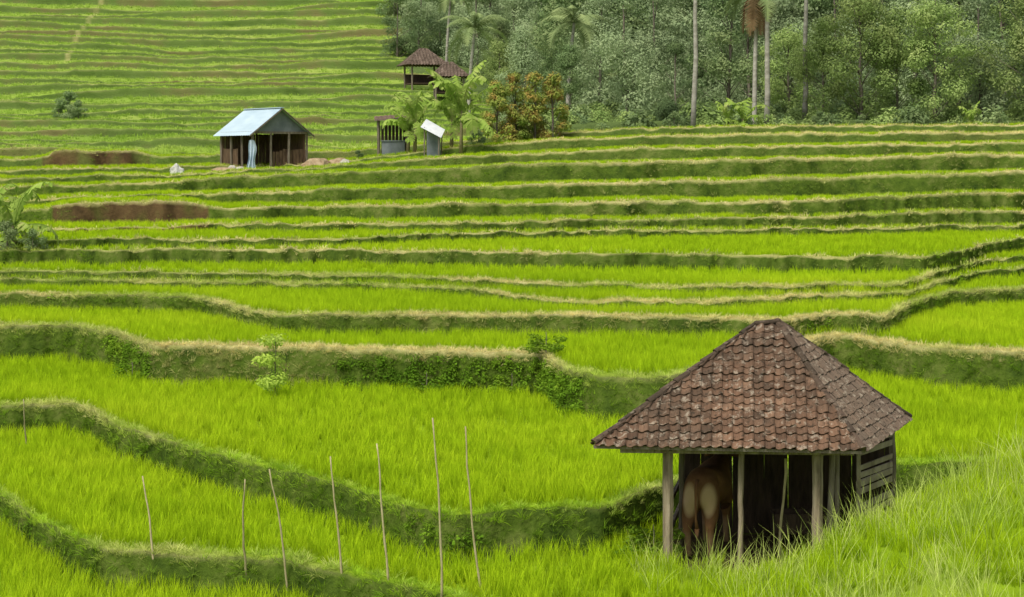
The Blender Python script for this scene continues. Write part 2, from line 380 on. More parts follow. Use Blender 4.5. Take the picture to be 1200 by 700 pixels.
riceN=variant_collection("rice_tuft_near",[blades(15,0.40,0.011,0.05,0.22,0.22,3,s,0.35,rice_m) for s in range(6)])
riceM=variant_collection("rice_tuft_mid",[blades(12,0.38,0.026,0.11,0.2,0.2,2,20+s,0.35,rice_m) for s in range(5)])
riceF=variant_collection("rice_tuft_far",[blades(14,0.34,0.06,0.3,0.3,0.2,2,40+s,0.4,ricef_m) for s in range(4)])
grN=variant_collection("grass_tuft_near",[blades(18,0.17,0.010,0.07,0.6,0.8,3,60+s,0.5,grass_m) for s in range(6)])
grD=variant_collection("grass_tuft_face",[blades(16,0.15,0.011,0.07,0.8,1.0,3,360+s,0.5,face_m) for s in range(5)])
grF=variant_collection("grass_tuft_far",[blades(16,0.20,0.03,0.2,0.6,0.7,2,80+s,0.5,grass_m) for s in range(4)])
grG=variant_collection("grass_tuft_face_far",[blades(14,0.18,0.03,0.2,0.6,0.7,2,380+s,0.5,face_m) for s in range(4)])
weeds=variant_collection("weed_clump",[leafclump(60,0.16,0.2,0.032,100+s,weed_m) for s in range(4)])
seedc=variant_collection("seed_tuft",[blades(7,0.7,0.008,0.05,0.3,0.35,4,200+s,0.4,seed_m) for s in range(4)])

tr=(Tz==0)&(~Fz)&(~Hz)&infr
patch=fb(Xm*0.5,Dm*0.5,44)
P,r_,c2=sample(tr&(Dm>16)&(Dm<58),np.where(Mz,30,42)*np.ones_like(Dm))
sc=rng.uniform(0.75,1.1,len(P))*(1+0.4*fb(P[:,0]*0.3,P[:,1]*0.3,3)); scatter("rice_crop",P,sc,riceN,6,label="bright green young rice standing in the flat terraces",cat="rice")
P,r_,c2=sample(tr&(Dm>=58)&(Dm<125),13*np.ones_like(Dm))
scatter("rice_crop_upper",P,rng.uniform(0.65,0.95,len(P)),riceM,5,label="young rice on the upper stepped terraces",cat="rice")
P,r_,c2=sample(tr&(Dm>=125)&(Dm<330)&(Xpix<700),2.2*np.ones_like(Dm))
scatter("rice_crop_hillside",P,rng.uniform(0.5,1.0,len(P)),riceF,4,label="rice and grass covering the far terraced hillside",cat="rice")
bk=(~Fz)&(~Hz)&infr&(~Mz)
topb=(Tz==1)&(np.roll(Tz,-1,0)==2)
topb2=(Tz==1)&((np.roll(Tz,-1,0)==2)|(np.roll(Tz,-2,0)==2))
lipmask=(Tz==2)|(topb2&(Dm<60))|topb
facemask=(Tz==1)&(~lipmask)
def dryval(P,r_,c2,k=1.15):
    return np.clip(dryf[r_,c2]*k+rng.normal(0,0.12,len(P)),0,1)
P,r_,c2=sample(bk&lipmask&(Dm>16)&(Dm<60),95*np.ones_like(Dm))
scatter("bank_grass",P,rng.uniform(0.45,1.0,len(P)),grN,6,dry=dryval(P,r_,c2),tilt=0.3,label="mown and drying grass along the terrace bunds",cat="grass")
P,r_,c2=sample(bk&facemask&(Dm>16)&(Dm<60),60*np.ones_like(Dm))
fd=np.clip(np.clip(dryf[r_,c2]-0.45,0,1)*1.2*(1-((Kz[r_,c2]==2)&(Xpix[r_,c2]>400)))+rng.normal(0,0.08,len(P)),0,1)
scatter("bank_face_grass",P,rng.uniform(0.45,1.1,len(P)),grD,5,dry=fd,tilt=0.45,label="grass covering the steep terrace bank faces, shade painted into its dark green",cat="grass")
P,r_,c2=sample(bk&lipmask&(Dm>=60)&(Dm<130),13*np.ones_like(Dm))
scatter("bank_grass_upper",P,rng.uniform(0.4,0.9,len(P)),grF,4,dry=dryval(P,r_,c2),tilt=0.3,label="yellowing grass along the upper terrace bunds",cat="grass")
P,r_,c2=sample(bk&facemask&(Dm>=60)&(Dm<130),8*np.ones_like(Dm)*(1-0.9*Bz))
scatter("bank_face_grass_upper",P,rng.uniform(0.4,0.9,len(P)),grG,4,dry=np.clip(dryf[r_,c2]-.4,0,1),tilt=0.4,label="grass on the steep faces of upper terraces",cat="grass")
P,r_,c2=sample(bk&facemask&(Dm>16)&(Dm<60)&(((patch>0.12)&(Kz!=2))|((Kz==2)&((Xpix>395)|((Xpix>125)&(Xpix<180)))&(Xpix<690)&(patch>-.3))),np.where(Kz==2,50,9)*np.ones_like(Dm))
scatter("bank_weeds",P,rng.uniform(0.5,1.25,len(P)),weeds,4,tilt=0.4,label="leafy green weeds growing on the terrace banks",cat="weeds")
P,r_,c2=sample(infr&(~Hz)&(Dm>16)&(Mz|((Dm>25.6)&(Dm<27.4)&(Xm>1.7)&(Xm<5.2))),np.where(patch>-0.1,18,6)*np.ones_like(Dm))
scatter("tall_grass",P,rng.uniform(0.7,1.35,len(P)),seedc,4,tilt=0.2,label="tall wispy seeding grass on the slope by the shelter",cat="grass")

# ---------------------------------------------------------------- shared materials
wood=solid("weathered_wood",[(0.25,(0.075,0.058,0.042)),(0.5,(0.17,0.14,0.105)),(0.75,(0.29,0.25,0.20))],scale=2.0,stretch=(5,5,0.7),bump=0.6,bscale=10,vary=0.4)
wood_pale=solid("pale_wood",[(0.28,(0.10,0.078,0.05)),(0.5,(0.25,0.20,0.135)),(0.75,(0.38,0.32,0.235))],scale=2.5,stretch=(5,5,0.6),bump=0.7,bscale=9,vary=0.2)
wood_dark=solid("dark_wood",[(0.3,(0.03,0.022,0.015)),(0.7,(0.09,0.06,0.04))],scale=3,stretch=(4,4,0.8),bump=0.4,vary=0.4)
bark_pale=solid("pale_bark",[(0.3,(0.20,0.185,0.15)),(0.6,(0.38,0.36,0.31)),(0.8,(0.5,0.48,0.43))],scale=1.5,stretch=(1,1,2.5),bump=0.3,vary=.3)
bark=solid("brown_bark",[(0.3,(0.09,0.075,0.055)),(0.7,(0.22,0.19,0.15))],scale=2,bump=0.4,vary=0.4)
bamboo=solid("dry_bamboo",[(0.3,(0.30,0.25,0.13)),(0.7,(0.48,0.42,0.25))],scale=4,vary=0.4)

def tilemat(name,a,b,c,lich,grey=0.0):
    m,t,out=newmat(name); at_=N(t,"ShaderNodeAttribute",attribute_name='tone'); tc=N(t,"ShaderNodeTexCoord"); v=tc.outputs['Object']
    col=ramp(t,at_.outputs['Fac'],[(0.0,a),(0.5,b),(1.0,c)])
    col=mixc(t,ramp(t,noise(t,v,1.1,5,.7),[(0.42,(0,0,0)),(0.62,(0.75,0.75,0.75))]),col,(0.06,0.045,0.032))
    if grey: # greyer tone, amount set per roof slope
        ge=N(t,"ShaderNodeAttribute",attribute_name='slope_grey'); col=mixc(t,math_(t,'MULTIPLY',ge.outputs['Fac'],grey),col,(0.16,0.125,0.095))
    sp=ramp(t,noise(t,v,8,6,0.72),[(0.54,(0,0,0)),(0.63,(0.85,0.85,0.85))]); col=mixc(t,math_(t,'MULTIPLY',sp,lich),col,(0.36,0.31,0.24))
    col=mixc(t,ramp(t,noise(t,v,14,4,0.7),[(0.54,(0,0,0)),(0.65,(0.8,0.8,0.8))]),col,(0.03,0.025,0.018))
    p=N(t,"ShaderNodeBsdfPrincipled"); p.inputs['Roughness'].default_value=0.95; p.inputs['Specular IOR Level'].default_value=0.1
    t.links.new(col,p.inputs['Base Color']); b=N(t,"ShaderNodeBump"); b.inputs['Strength'].default_value=0.5; b.inputs['Distance'].default_value=0.01
    t.links.new(noise(t,v,40,3),b.inputs['Height']); t.links.new(b.outputs[0],p.inputs['Normal']); t.links.new(p.outputs[0],out.inputs[0]); return m
tile=tilemat("clay_tile",(0.075,0.044,0.028),(0.135,0.076,0.047),(0.22,0.13,0.082),0.7,0.65)
ridge_tile=tilemat("mossy_ridge_tile",(0.04,0.032,0.025),(0.075,0.052,0.038),(0.12,0.082,0.06),0.4)

def tiled_face(mb,tones,e0,e1,t0,t1,tw,th):
    e0,e1,t0,t1=map(Vector,(e0,e1,t0,t1))
    U=(e1-e0); L=U.length; u=U/L; nrm=(e1-e0).cross(t1+t0-e0-e1).normalized()
    if nrm.z<0: nrm=-nrm
    v=nrm.cross(u); v=v if v.z>0 else -v
    a0=(t0-e0).dot(u); a1=(t1-e0).dot(u); Hs=(t0-e0).dot(v)
    rows=int(round(Hs/th)); th=Hs/rows; gs=tw/0.2
    prof=[(0,0.022),(0.12,0.0),(0.3,-0.004),(0.5,0.004),(0.68,0.03),(0.84,0.036),(1.0,0.022)]
    for r in range(rows):
        v0=r*th-0.03; v1=(r+1)*th+0.02
        l0=a0*max(v0,0)/Hs; r0=L+(a1-L)*max(v0,0)/Hs
        off=0.05*math.sin(r*1.3)*tw; rz=random.uniform(-.006,.006)
        k=int((l0-off)/tw)-1
        while k*tw+off<r0:
            s=k*tw+off; k+=1
            if s+tw<l0+0.02: continue
            jz=random.uniform(-0.006,0.008)+rz; jv=random.uniform(-0.02,0.014); js=random.uniform(-.01,.01); tone=min(1,max(0,random.gauss(0.5,0.24)))
            vs=[]
            for vv,hh in ((v0+jv,0.028),(v1,0.0)):
                ll=a0*max(vv,0)/Hs; rr2=L+(a1-L)*max(min(vv,Hs),0)/Hs
                for pu,pz in prof:
                    uu=min(max(s+pu*tw*1.02+(js if vv<v1 else 0),ll),rr2)
                    sc_=-.022*(1-(2*pu-1)**2) if vv<v1 else 0
                    vs.append(e0+u*uu+v*min(vv+sc_,Hs+0.01)+nrm*(pz*gs*1.15+hh+jz+0.02))
            n=len(prof)
            if (vs[n-1]-vs[0]).length<0.03: continue
            for i in range(n): vs.append(vs[i]-nrm*0.014)
            fs=[(i,i+1,n+i+1,n+i) for i in range(n-1)]+[(2*n+i,2*n+i+1,i+1,i) for i in range(n-1)]
            mb.add(vs,fs); tones+= [tone]*len(vs)
def caps(mb,tones,a,b,r,step=0.26):
    a,b=Vector(a),Vector(b); d=b-a; n=max(1,int(d.length/step)); d.normalize(); st=(b-a).length/n
    sx=d.cross(Vector((0,0,1))).normalized(); sy=sx.cross(d)
    for i in range(n):
        jj=Vector([random.uniform(-.012,.012) for _ in range(3)])
        p0=a+d*(i*st-0.03)+jj; p1=a+d*((i+1)*st+0.03)+jj; tone=random.random(); vs=[]
        for p,rr_,lift in ((p0,r*1.12,0.012),(p1,r*0.95,0.0)):
            for j in range(7):
                an=math.pi*(j/6)*1.1-0.05*math.pi; vs.append(p+sx*math.cos(an)*rr_+sy*(math.sin(an)*rr_*0.8+lift-0.01)+Vector([random.uniform(-.006,.006) for _ in range(3)]))
        fs=[(j,j+1,8+j,7+j) for j in range(6)]+[(6,5,4,3,2,1,0),(7,8,9,10,11,12,13)]
        mb.add(vs,fs); tones+=[tone]*len(vs)
def tonemesh(name,mb,tones,mat,slope_grey=None):
    me=mb.mesh(name,mat); a=me.attributes.new('tone','FLOAT','POINT'); a.data.foreach_set('value',tones)
    if slope_grey is not None: a=me.attributes.new('slope_grey','FLOAT','POINT'); a.data.foreach_set('value',slope_grey)
    return me

# ---------------------------------------------------------------- CATTLE SHELTER
B=Vector((3.7,28.7,-5.85))
hut=mkobj("cattle_shelter",None,loc=B); hut.empty_display_size=1
tag(hut,"small open wooden cattle shelter with mossy clay tiled hip roof","shelter")
FL=Vector((1.18,27.3,-4.04))-B; FR=Vector((4.91,26.85,-4.05))-B; BR=Vector((6.22,30.05,-4.04))-B; BL=Vector((2.5,30.5,-4.04))-B
R0=Vector((3.66,28.65,-2.46))-B; R1=Vector((3.98,28.6,-2.41))-B
mb=MB(); tn=[]; slope_grey=[]
for e0,e1,t0,t1,wv in ((FL,FR,R0,R1,0.1),(FR,BR,R1,R1+Vector((0.01,0.01,0)),1),(BR,BL,R1,R0,.6),(BL,FL,R0,R0+Vector((0.0,-0.01,0)),.3)):
    tiled_face(mb,tn,e0,e1,t0,t1,0.15,0.138); slope_grey+=[wv]*(len(tn)-len(slope_grey))
roof=mkobj("roof",tonemesh("shelter_roof",mb,tn,tile,slope_grey),hut); roof["label"]="weathered red-brown clay tile roof with pale lichen"
mb=MB(); tn=[]
up=Vector((0,0,0.04))
for a,b in ((FL,R0),(FR,R1),(BR,R1),(BL,R0),(R0,R1)): caps(mb,tn,a+up,b+up,0.055)
mkobj("ridge_tile",tonemesh("ridge_caps",mb,tn,ridge_tile),roof)
mb=MB()
dz=Vector((0,0,-0.02))
mb.add([FL+dz,FR+dz,BR+dz,BL+dz,R0+dz,R1+dz],[(0,1,5,4),(1,2,5),(2,3,4,5),(3,0,4)])
for a,b,c,d in ((FL,FR,R0,R1),(FR,BR,R1,R1),(BR,BL,R1,R0),(BL,FL,R0,R0)):
    for i in range(1,7):
        s=i/7; e=a.lerp(b,s); tt=c.lerp(d,s); mb.beam(e+Vector((0,0,-0.05)),tt+Vector((0,0,-0.06)),0.04,0.05)
mkobj("rafter",mb.mesh("roof_frame",wood_dark),roof)
mb=MB()
for a,b in ((FL,FR),(FR,BR),(BR,BL),(BL,FL)):
    mb.beam(a+Vector((0,0,-0.03))*1,b+Vector((0,0,-0.03)),0.03,0.045,jit=0.006)
mkobj("eave_board",mb.mesh("eave_board",wood),roof)
pFL=Vector((2.25,27.5,-5.9))-B; pFR=Vector((4.37,27.3,-5.9))-B; pBR=Vector((5.95,29.95,-5.9))-B; pBL=Vector((2.74,30.3,-5.9))-B
def post(p,hgt,w_,mat=None,lean=(0,0),round_=False,parent=None,name="post"):
    mat=mat or wood_pale; parent=parent or hut
    mb=MB(); a=Vector(p); b=a+Vector((lean[0],lean[1],hgt)); k=7
    q=[a.lerp(b,i/k)+Vector((random.uniform(-.012,.012),random.uniform(-.01,.01),0)) for i in range(k+1)]
    mb.tube(q,[w_*(0.5 if round_ else 0.58)*random.uniform(.88,1.1) for _ in q],8 if round_ else 6)
    return mkobj(name,mb.mesh("post",mat),parent)
post(pFL-Vector((0,0,.1)),1.90,0.13); post(pFR,1.78,0.14); post(pBR,1.82,0.11,wood); post(pBL,1.82,0.11,wood_dark)
post(Vector((3.27,27.4,-5.9))-B,1.79,0.085,wood_pale,(0.02,0.03),True)
post(Vector((2.50,28.3,-5.9))-B,1.8,0.08,wood,(0.02,0.0),True)
post(Vector((4.62,27.75,-5.9))-B,1.8,0.09,wood,(0.03,0.0),True)
post(Vector((4.78,28.2,-5.9))-B,1.8,0.07,wood,(0.02,0.0),True)
post(Vector((3.95,28.3,-5.9))-B,1.5,0.04,bamboo,(0.12,0.05),True)
mb=MB()
mb.beam(Vector((1.55,27.38,-4.13))-B,Vector((4.85,27.12,-4.13))-B,0.08,0.07,jit=0.006)
mkobj("beam",mb.mesh("beam",wood_pale),hut)
mb=MB(); mb.beam(pFR+Vector((0.03,0.1,1.72)),pBR+Vector((0,0,1.76)),0.08,0.09); mkobj("beam",mb.mesh("side_beam",wood),hut)
mb=MB(); mb.beam(pBL+Vector((0,0,1.76)),pBR+Vector((-.06,0,1.76)),0.08,0.09); mkobj("beam",mb.mesh("rear_beam",wood_dark),hut)
mb=MB(); mb.beam(pFL+Vector((0,0.08,1.7)),pBL+Vector((0,-.08,1.7)),0.08,0.09); mkobj("beam",mb.mesh("left_beam",wood),hut)
mb=MB(); a=pFR.lerp(pBR,0.50)+Vector((0.03,0,0)); b=pBR+Vector((0.03,0,0))
for i in range(14):
    z=0.12+i*0.118; s0=random.uniform(-0.06,0.08)
    if i in (6,11): continue
    mb.beam(a.lerp(b,s0)+Vector((0,0,z+random.uniform(-.015,.015))),b+(b-a)*random.uniform(-.01,0.03)+Vector((0,0,z+random.uniform(-.025,.025))),0.02,random.uniform(.075,.105),jit=0.006)
mb.beam(a+Vector((.0,0,.05)),a+Vector((0,0,1.7)),.06,.06)
slat=solid("grey_slat",[(0.25,(0.13,0.10,0.07)),(0.5,(0.30,0.25,0.18)),(0.75,(0.44,0.38,0.29))],scale=3,bump=.5)
o=mkobj("wall",mb.mesh("side_wall",slat),hut); o["label"]="gappy weathered grey slatted side wall"
mb=MB()
for i in range(26):
    s=(i+0.5)/26
    p=pBL.lerp(pBR,s)+Vector((0,-0.05,0)); mb.beam(p+Vector((0,0,0.02)),p+Vector((random.uniform(-.015,.015),0,random.uniform(1.70,1.78))),0.126,0.02,jit=0.004)
mkobj("wall",mb.mesh("rear_wall",wood_dark),hut)
mb=MB()
for z in (0.45,0.85): mb.beam(pFL.lerp(pBL,0.1)+Vector((-.06,0,z)),pBL+Vector((-.07,0,z)),0.05,0.09,jit=0.01)
mkobj("rail",mb.mesh("rail",wood),hut)
mb=MB(); c0=Vector((4.5,29.3,-5.86))
for (a,b,w_,h_) in (((-0.5,-.22,.35),(0.5,-.22,.35),0.03,0.3),((-0.5,.22,.35),(0.5,.22,.35),0.03,0.3),((-0.5,0,.21),(0.5,0,.21),0.41,0.03)):
    mb.beam(Vector(a)+c0,Vector(b)+c0,w_,h_,jit=0.004)
for sx in(-.49,.49):
    mb.beam(c0+Vector((sx*1.02,-.2,.35)),c0+Vector((sx*1.02,.2,.35)),0.02,0.28)
    for sy in(-.16,.16): mb.beam(c0+Vector((sx*.9,sy,0)),c0+Vector((sx*.9,sy,.2)),0.06)
o=mkobj("feed_trough",mb.mesh("feed_trough",wood_dark)); tag(o,"low dark wooden feed trough standing inside the cattle shelter","trough")

# ---------------------------------------------------------------- cow
def skin(name,vs,edges,rad,mat,rootv=0,sub=2,loc=(0,0,0),rotz=0,scale=1):
    me=bpy.data.meshes.new(name); me.from_pydata(vs,edges,[]); o=bpy.data.objects.new(name,me); root.objects.link(o)
    md=o.modifiers.new('skin','SKIN')
    sv=me.skin_vertices[0].data
    for i,r in enumerate(rad):
        sv[i].radius=(r,r) if isinstance(r,(int,float)) else r; sv[i].use_root=(i==rootv)
    md.use_smooth_shade=True; s=o.modifiers.new('sub','SUBSURF'); s.levels=sub; s.render_levels=sub
    dg=bpy.context.evaluated_depsgraph_get(); dg.update(); ev=o.evaluated_get(dg)
    m2=bpy.data.meshes.new_from_object(ev); m2.name=name; o.modifiers.clear(); o.data=m2; m2.materials.clear(); m2.materials.append(mat)
    o.location=loc; o.rotation_euler=(0,0,rotz); o.scale=(scale,)*3
    return o
m,t,out=newmat("cow_hide"); tc=N(t,"ShaderNodeTexCoord"); sp=N(t,"ShaderNodeSeparateXYZ"); t.links.new(tc.outputs['Object'],sp.inputs[0])
base=ramp(t,noise(t,tc.outputs['Object'],3,5),[(0.3,(0.085,0.042,0.018)),(0.7,(0.17,0.088,0.038))])
nn=math_(t,'MULTIPLY',noise(t,tc.outputs['Object'],7,4),0.1)
sock=mrange(t,math_(t,'ADD',sp.outputs[2],nn),0.48,0.36)
ax=math_(t,'ABSOLUTE',sp.outputs[0])
ov_=math_(t,'ADD',math_(t,'POWER',math_(t,'DIVIDE',math_(t,'SUBTRACT',ax,0.13),0.12),2.0),math_(t,'POWER',math_(t,'DIVIDE',math_(t,'SUBTRACT',sp.outputs[2],0.82),0.25),2.0))
rump=math_(t,'MULTIPLY',mrange(t,math_(t,'ADD',ov_,nn),1.1,0.45),mrange(t,sp.outputs[1],-0.5,-0.62))
c=mixc(t,math_(t,'MULTIPLY',rump,0.8),base,(0.42,0.31,0.17)); c=mixc(t,math_(t,'MULTIPLY',sock,0.4),c,(0.35,0.25,0.15)); p=N(t,"ShaderNodeBsdfPrincipled"); p.inputs['Roughness'].default_value=0.9; p.inputs['Specular IOR Level'].default_value=.1
t.links.new(c,p.inputs['Base Color']); t.links.new(p.outputs[0],out.inputs[0]); hide=m
cv=[(0,-0.50,0.98),(0,-0.15,0.92),(0,0.2,0.91),(0,0.5,0.97),(0,0.75,1.08),(0,0.95,1.18),(0,1.12,1.10),(0,1.28,0.98),(0,-0.72,1.00)]
ce=[(i,i+1) for i in range(7)]+[(0,8)]; cr=[(0.25,0.25),(0.31,0.30),(0.32,0.31),(0.24,0.29),(0.14,0.19),(0.12,0.13),(0.10,0.11),(0.065,0.07),(0.15,0.15)]
for sx in(-1,1):
    i=len(cv); cv+=[(sx*.15,-0.54,0.76),(sx*.16,-0.60,0.60),(sx*.16,-0.74,0.44),(sx*.16,-0.67,0.14),(sx*.16,-0.62,0.03)]; cr+=[0.16,0.115,0.065,0.045,0.055]; ce+=[(0,i),(i,i+1),(i+1,i+2),(i+2,i+3),(i+3,i+4)]
    i=len(cv); cv+=[(sx*.15,0.50,0.68),(sx*.15,0.52,0.40),(sx*.15,0.50,0.12),(sx*.15,0.54,0.03)]; cr+=[0.10,0.055,0.042,0.052]; ce+=[(3,i),(i,i+1),(i+1,i+2),(i+2,i+3)]
cow=skin("cow",cv,ce,cr,hide,1,3,loc=(2.96,28.75,-5.84),rotz=-0.3,scale=1.06)
tag(cow,"brown cow with pale rump standing in the wooden shelter","cow")
mb=MB(); mb.tube([(0,-0.80,1.12),(0,-0.90,1.0),(0,-0.90,0.6),(0.01,-0.87,0.45)],[0.03,0.022,0.016,0.03],8); mb.tube([(0.01,-0.87,0.46),(0.01,-0.87,0.3)],[0.035,0.012],8)
mkobj("tail",mb.mesh("tail",hide,True),cow)
for sx in(-1,1):
    mb=MB(); mb.tube([(sx*.09,1.0,1.22),(sx*.2,1.0,1.23),(sx*.26,1.0,1.18)],[0.02,0.05,0.01],8); mkobj("ear",mb.mesh("ear",hide,True),cow)
    mb=MB(); mb.tube([(sx*.06,0.97,1.27),(sx*.11,0.95,1.36),(sx*.10,0.97,1.42)],[0.025,0.018,0.004],8); mkobj("horn",mb.mesh("horn",wood_pale,True),cow)

# ---------------------------------------------------------------- bamboo stakes
for (xb,yb,xt,yt) in ((33,532,28,468),(180,684,167,558),(290,706,287,562),(337,704,315,550),(402,700,387,535),(456,700,442,520),(517,700,507,490),(566,696,545,500)):
    X,D,Z=place(xb,yb) ; dtop=D+random.uniform(-0.3,0.3)
    topX=(xt-600)/F*dtop; topZ=-(yt-H0)/F*dtop
    mb=MB(); k=9; a=Vector((0,0,-0.15)); b=Vector((topX-X,dtop-D,topZ-Z)); r0=0.017
    bow=random.uniform(-0.05,0.05)
    pts=[a.lerp(b,i/k)+Vector((bow*math.sin(math.pi*i/k)+random.uniform(-.008,.008),0,0)) for i in range(k+1)]
    mb.tube(pts,[r0*(1-0.45*i/k)*(1.15 if i%2 else 0.95) for i in range(k+1)],7)
    o=mkobj("bamboo_stake",mb.mesh("bamboo_stake",bamboo,True),loc=(X,D,Z)); tag(o,"thin dry bamboo stake stuck in the rice field","stake","bamboo stakes in the rice")

# ---------------------------------------------------------------- METAL ROOF HUT
metal=solid("blue_grey_metal",[(0.3,(0.28,0.38,0.45)),(0.7,(0.46,0.56,0.62))],scale=0.8,rough=0.5,stretch=(1,.4,1))
greysheet=solid("grey_sheet",[(0.3,(0.11,0.13,0.15)),(0.7,(0.22,0.24,0.26))],scale=1.5,rough=0.8)
plank=solid("brown_plank",[(0.3,(0.05,0.03,0.02)),(0.7,(0.17,0.11,0.065))],scale=3,stretch=(5,5,.6))
X,D,Z=at(309,114.5)
th=math.radians(35)
h2=mkobj("farm_hut",None,loc=(X,D,Z),rot=(0,0,th)); tag(h2,"farm hut with pale blue corrugated metal gable roof","hut")
Wd,Ln=3.6,4.1; ez,az=2.05,3.5; ov=0.35
def corr(mb,p00,p10,p11,p01,n,amp):
    p00,p10,p11,p01=map(Vector,(p00,p10,p11,p01)); nr=(p10-p00).cross(p01-p00).normalized()
    vs=[];fs=[]
    for i in range(n+1):
        o_=nr*(amp*(1 if i%2 else -1)); s=i/n; vs+=[p00.lerp(p10,s)+o_,p01.lerp(p11,s)+o_]
    for i in range(n): fs.append((2*i,2*i+2,2*i+3,2*i+1))
    mb.add(vs,fs)
hw=Wd/2+ov; y0=-Ln/2-ov; y1=Ln/2+ov; sl=(az-ez)/(Wd/2); ezz=ez-ov*sl*0.6
mb=MB(); corr(mb,(-hw,y0,ezz),(-hw,y1,ezz),(0,y1,az),(0,y0,az),44,0.02); corr(mb,(hw,y0,ezz),(hw,y1,ezz),(0,y1,az),(0,y0,az),44,0.02)
mb.beam((0,y0,az+0.03),(0,y1,az+0.03),0.22,0.05)
r2=mkobj("roof",mb.mesh("metal_roof",metal),h2)
mb=MB(); 
mb.beam((-hw,y0+0.02,ezz-0.05),(0,y0+0.02,az-0.05),0.05,0.12,up=(0,1,0)); mb.beam((hw,y0+0.02,ezz-0.05),(0,y0+0.02,az-0.05),0.05,0.12,up=(0,1,0))
mkobj("gable_board",mb.mesh("bargeboard",wood),r2)
mb=MB(); mb.add([(-Wd/2,-Ln/2,ez),(Wd/2,-Ln/2,ez),(0,-Ln/2,az-0.1)],[(0,1,2)]); mb.add([(-Wd/2,Ln/2,ez),(Wd/2,Ln/2,ez),(0,Ln/2,az-0.1)],[(0,1,2)])
mkobj("gable",mb.mesh("gable_infill",greysheet),h2)
for px in(-Wd/2,-0.6,0.6,Wd/2):
    for py in(-Ln/2,Ln/2): post((px,py,-0.5),ez+0.5,0.13,wood,parent=h2)
for py in(-0.7,0.7):
    for px in(-Wd/2,Wd/2): post((px,py,-0.5),ez+0.5,0.13,wood,parent=h2)
mb=MB()
for i in range(16):
    s=(i+.5)/16; mb.beam((-Wd/2+Wd*s,Ln/2-.1,0),(-Wd/2+Wd*s,Ln/2-.1,ez-.05),0.21,0.02,jit=.01)
for i in range(18):
    s=(i+.5)/18; mb.beam((Wd/2-.1,-Ln/2+Ln*s,0),(Wd/2-.1,-Ln/2+Ln*s,ez-.05),0.02,0.21,up=(0,1,0),jit=.01)
for i in range(9):
    s=(i+.5)/18
    mb.beam((-Wd/2+.1,Ln/2-Ln*s,0),(-Wd/2+.1,Ln/2-Ln*s,1.1+random.uniform(-.05,.05)),0.2,0.02,up=(1,0,0),jit=.01)
for i in range(10):
    s=(i+.5)/16; mb.beam((Wd/2-Wd*s,-Ln/2+.1,-0.1),(Wd/2-Wd*s,-Ln/2+.1,1.0+random.uniform(-.1,.1)),0.18,0.02,jit=.01)
mkobj("wall",mb.mesh("plank_wall",plank),h2)
mb=MB(); mb.beam((-Wd/2,-Ln/2,ez),(Wd/2,-Ln/2,ez),0.1,0.14); mb.beam((-Wd/2,-Ln/2,ez+.003),(-Wd/2,Ln/2,ez+.003),0.1,0.13); mb.beam((Wd/2,-Ln/2,ez+.003),(Wd/2,Ln/2,ez+.003),0.1,0.13)
mkobj("beam",mb.mesh("wall_plate",wood),h2)
cloth=solid("light_blue_cloth",[(0.3,(0.28,0.38,0.50)),(0.7,(0.52,0.60,0.68))],rough=0.9,scale=2)
X,D,Z=at(295,111.6); mb=MB(); cols_,rows_=14,12; vs=[]
for j in range(rows_+1):
    v=j/rows_; hwid=0.15+0.13*v+0.05*math.sin(v*7)
    for i in range(cols_+1):
        u=i/cols_*2-1; vs.append((u*hwid+0.04*math.sin(v*5),0.07*math.sin(u*8+v*2)*(.4+v),1.85-1.7*v-0.05*abs(u)))
W1=cols_+1; mb.add(vs,[(j*W1+i,j*W1+i+1,(j+1)*W1+i+1,(j+1)*W1+i) for j in range(rows_) for i in range(cols_)])
o=mkobj("hanging_cloth",mb.mesh("hanging_cloth",cloth,True),loc=(X,D,Z)); tag(o,"light blue cloth hanging from the front of the hut","cloth")

def lump(name,s,mat,seed):
    import bmesh
    bm=bmesh.new(); bmesh.ops.create_icosphere(bm,subdivisions=3,radius=1)
    from mathutils import noise as mn
    for v in bm.verts:
        k=1+0.35*mn.noise(v.co*1.5+Vector((seed,0,0)))+0.12*mn.noise(v.co*4+Vector((seed,0,0))); v.co=Vector((v.co.x*s[0],v.co.y*s[1],v.co.z*s[2]))*k
        v.co.z=max(v.co.z,-0.15*s[2])
    me=bpy.data.meshes.new(name); bm.to_mesh(me); bm.free(); me.materials.append(mat); return me
white=solid("white_stone",[(0.3,(0.36,0.36,0.33)),(0.7,(0.52,0.52,0.49))],rough=.9)
soil=solid("bare_soil",[(0.3,(0.20,0.13,0.07)),(0.7,(0.40,0.31,0.20))],scale=4,bump=.5)
X,D,Z=at(207,110); o=mkobj("boulder",lump("boulder",(.42,.3,.5),white,1),loc=(X,D,Z+.15)); tag(o,"pale rounded boulder on the grass near the hut","boulder")
for x_,dq,s_ in((372,111.5,(.9,.8,.5)),(397,112,(.7,.6,.4)),(262,110.5,(.8,.5,.25))):
    X,D,Z=at(x_,dq); o=mkobj("soil_heap",lump("soil_heap",s_,soil,x_),loc=(X,D,Z+.1)); tag(o,"heap of light brown dug soil beside the hut","soil heap","soil heaps by the hut")
sackm=solid("pale_sack",[(0.3,(0.30,0.28,0.22)),(0.7,(0.5,0.48,0.42))],scale=4)
for x_,dq,s_ in((272,111,(.28,.2,.3)),(281,110.6,(.25,.2,.22)),(404,111.5,(.3,.2,.3))):
    X,D,Z=at(x_,dq); o=mkobj("sack",lump("sack",s_,sackm,x_),loc=(X,D,Z+.12)); tag(o,"pale filled sack lying beside the farm hut","sack","sacks by the hut")

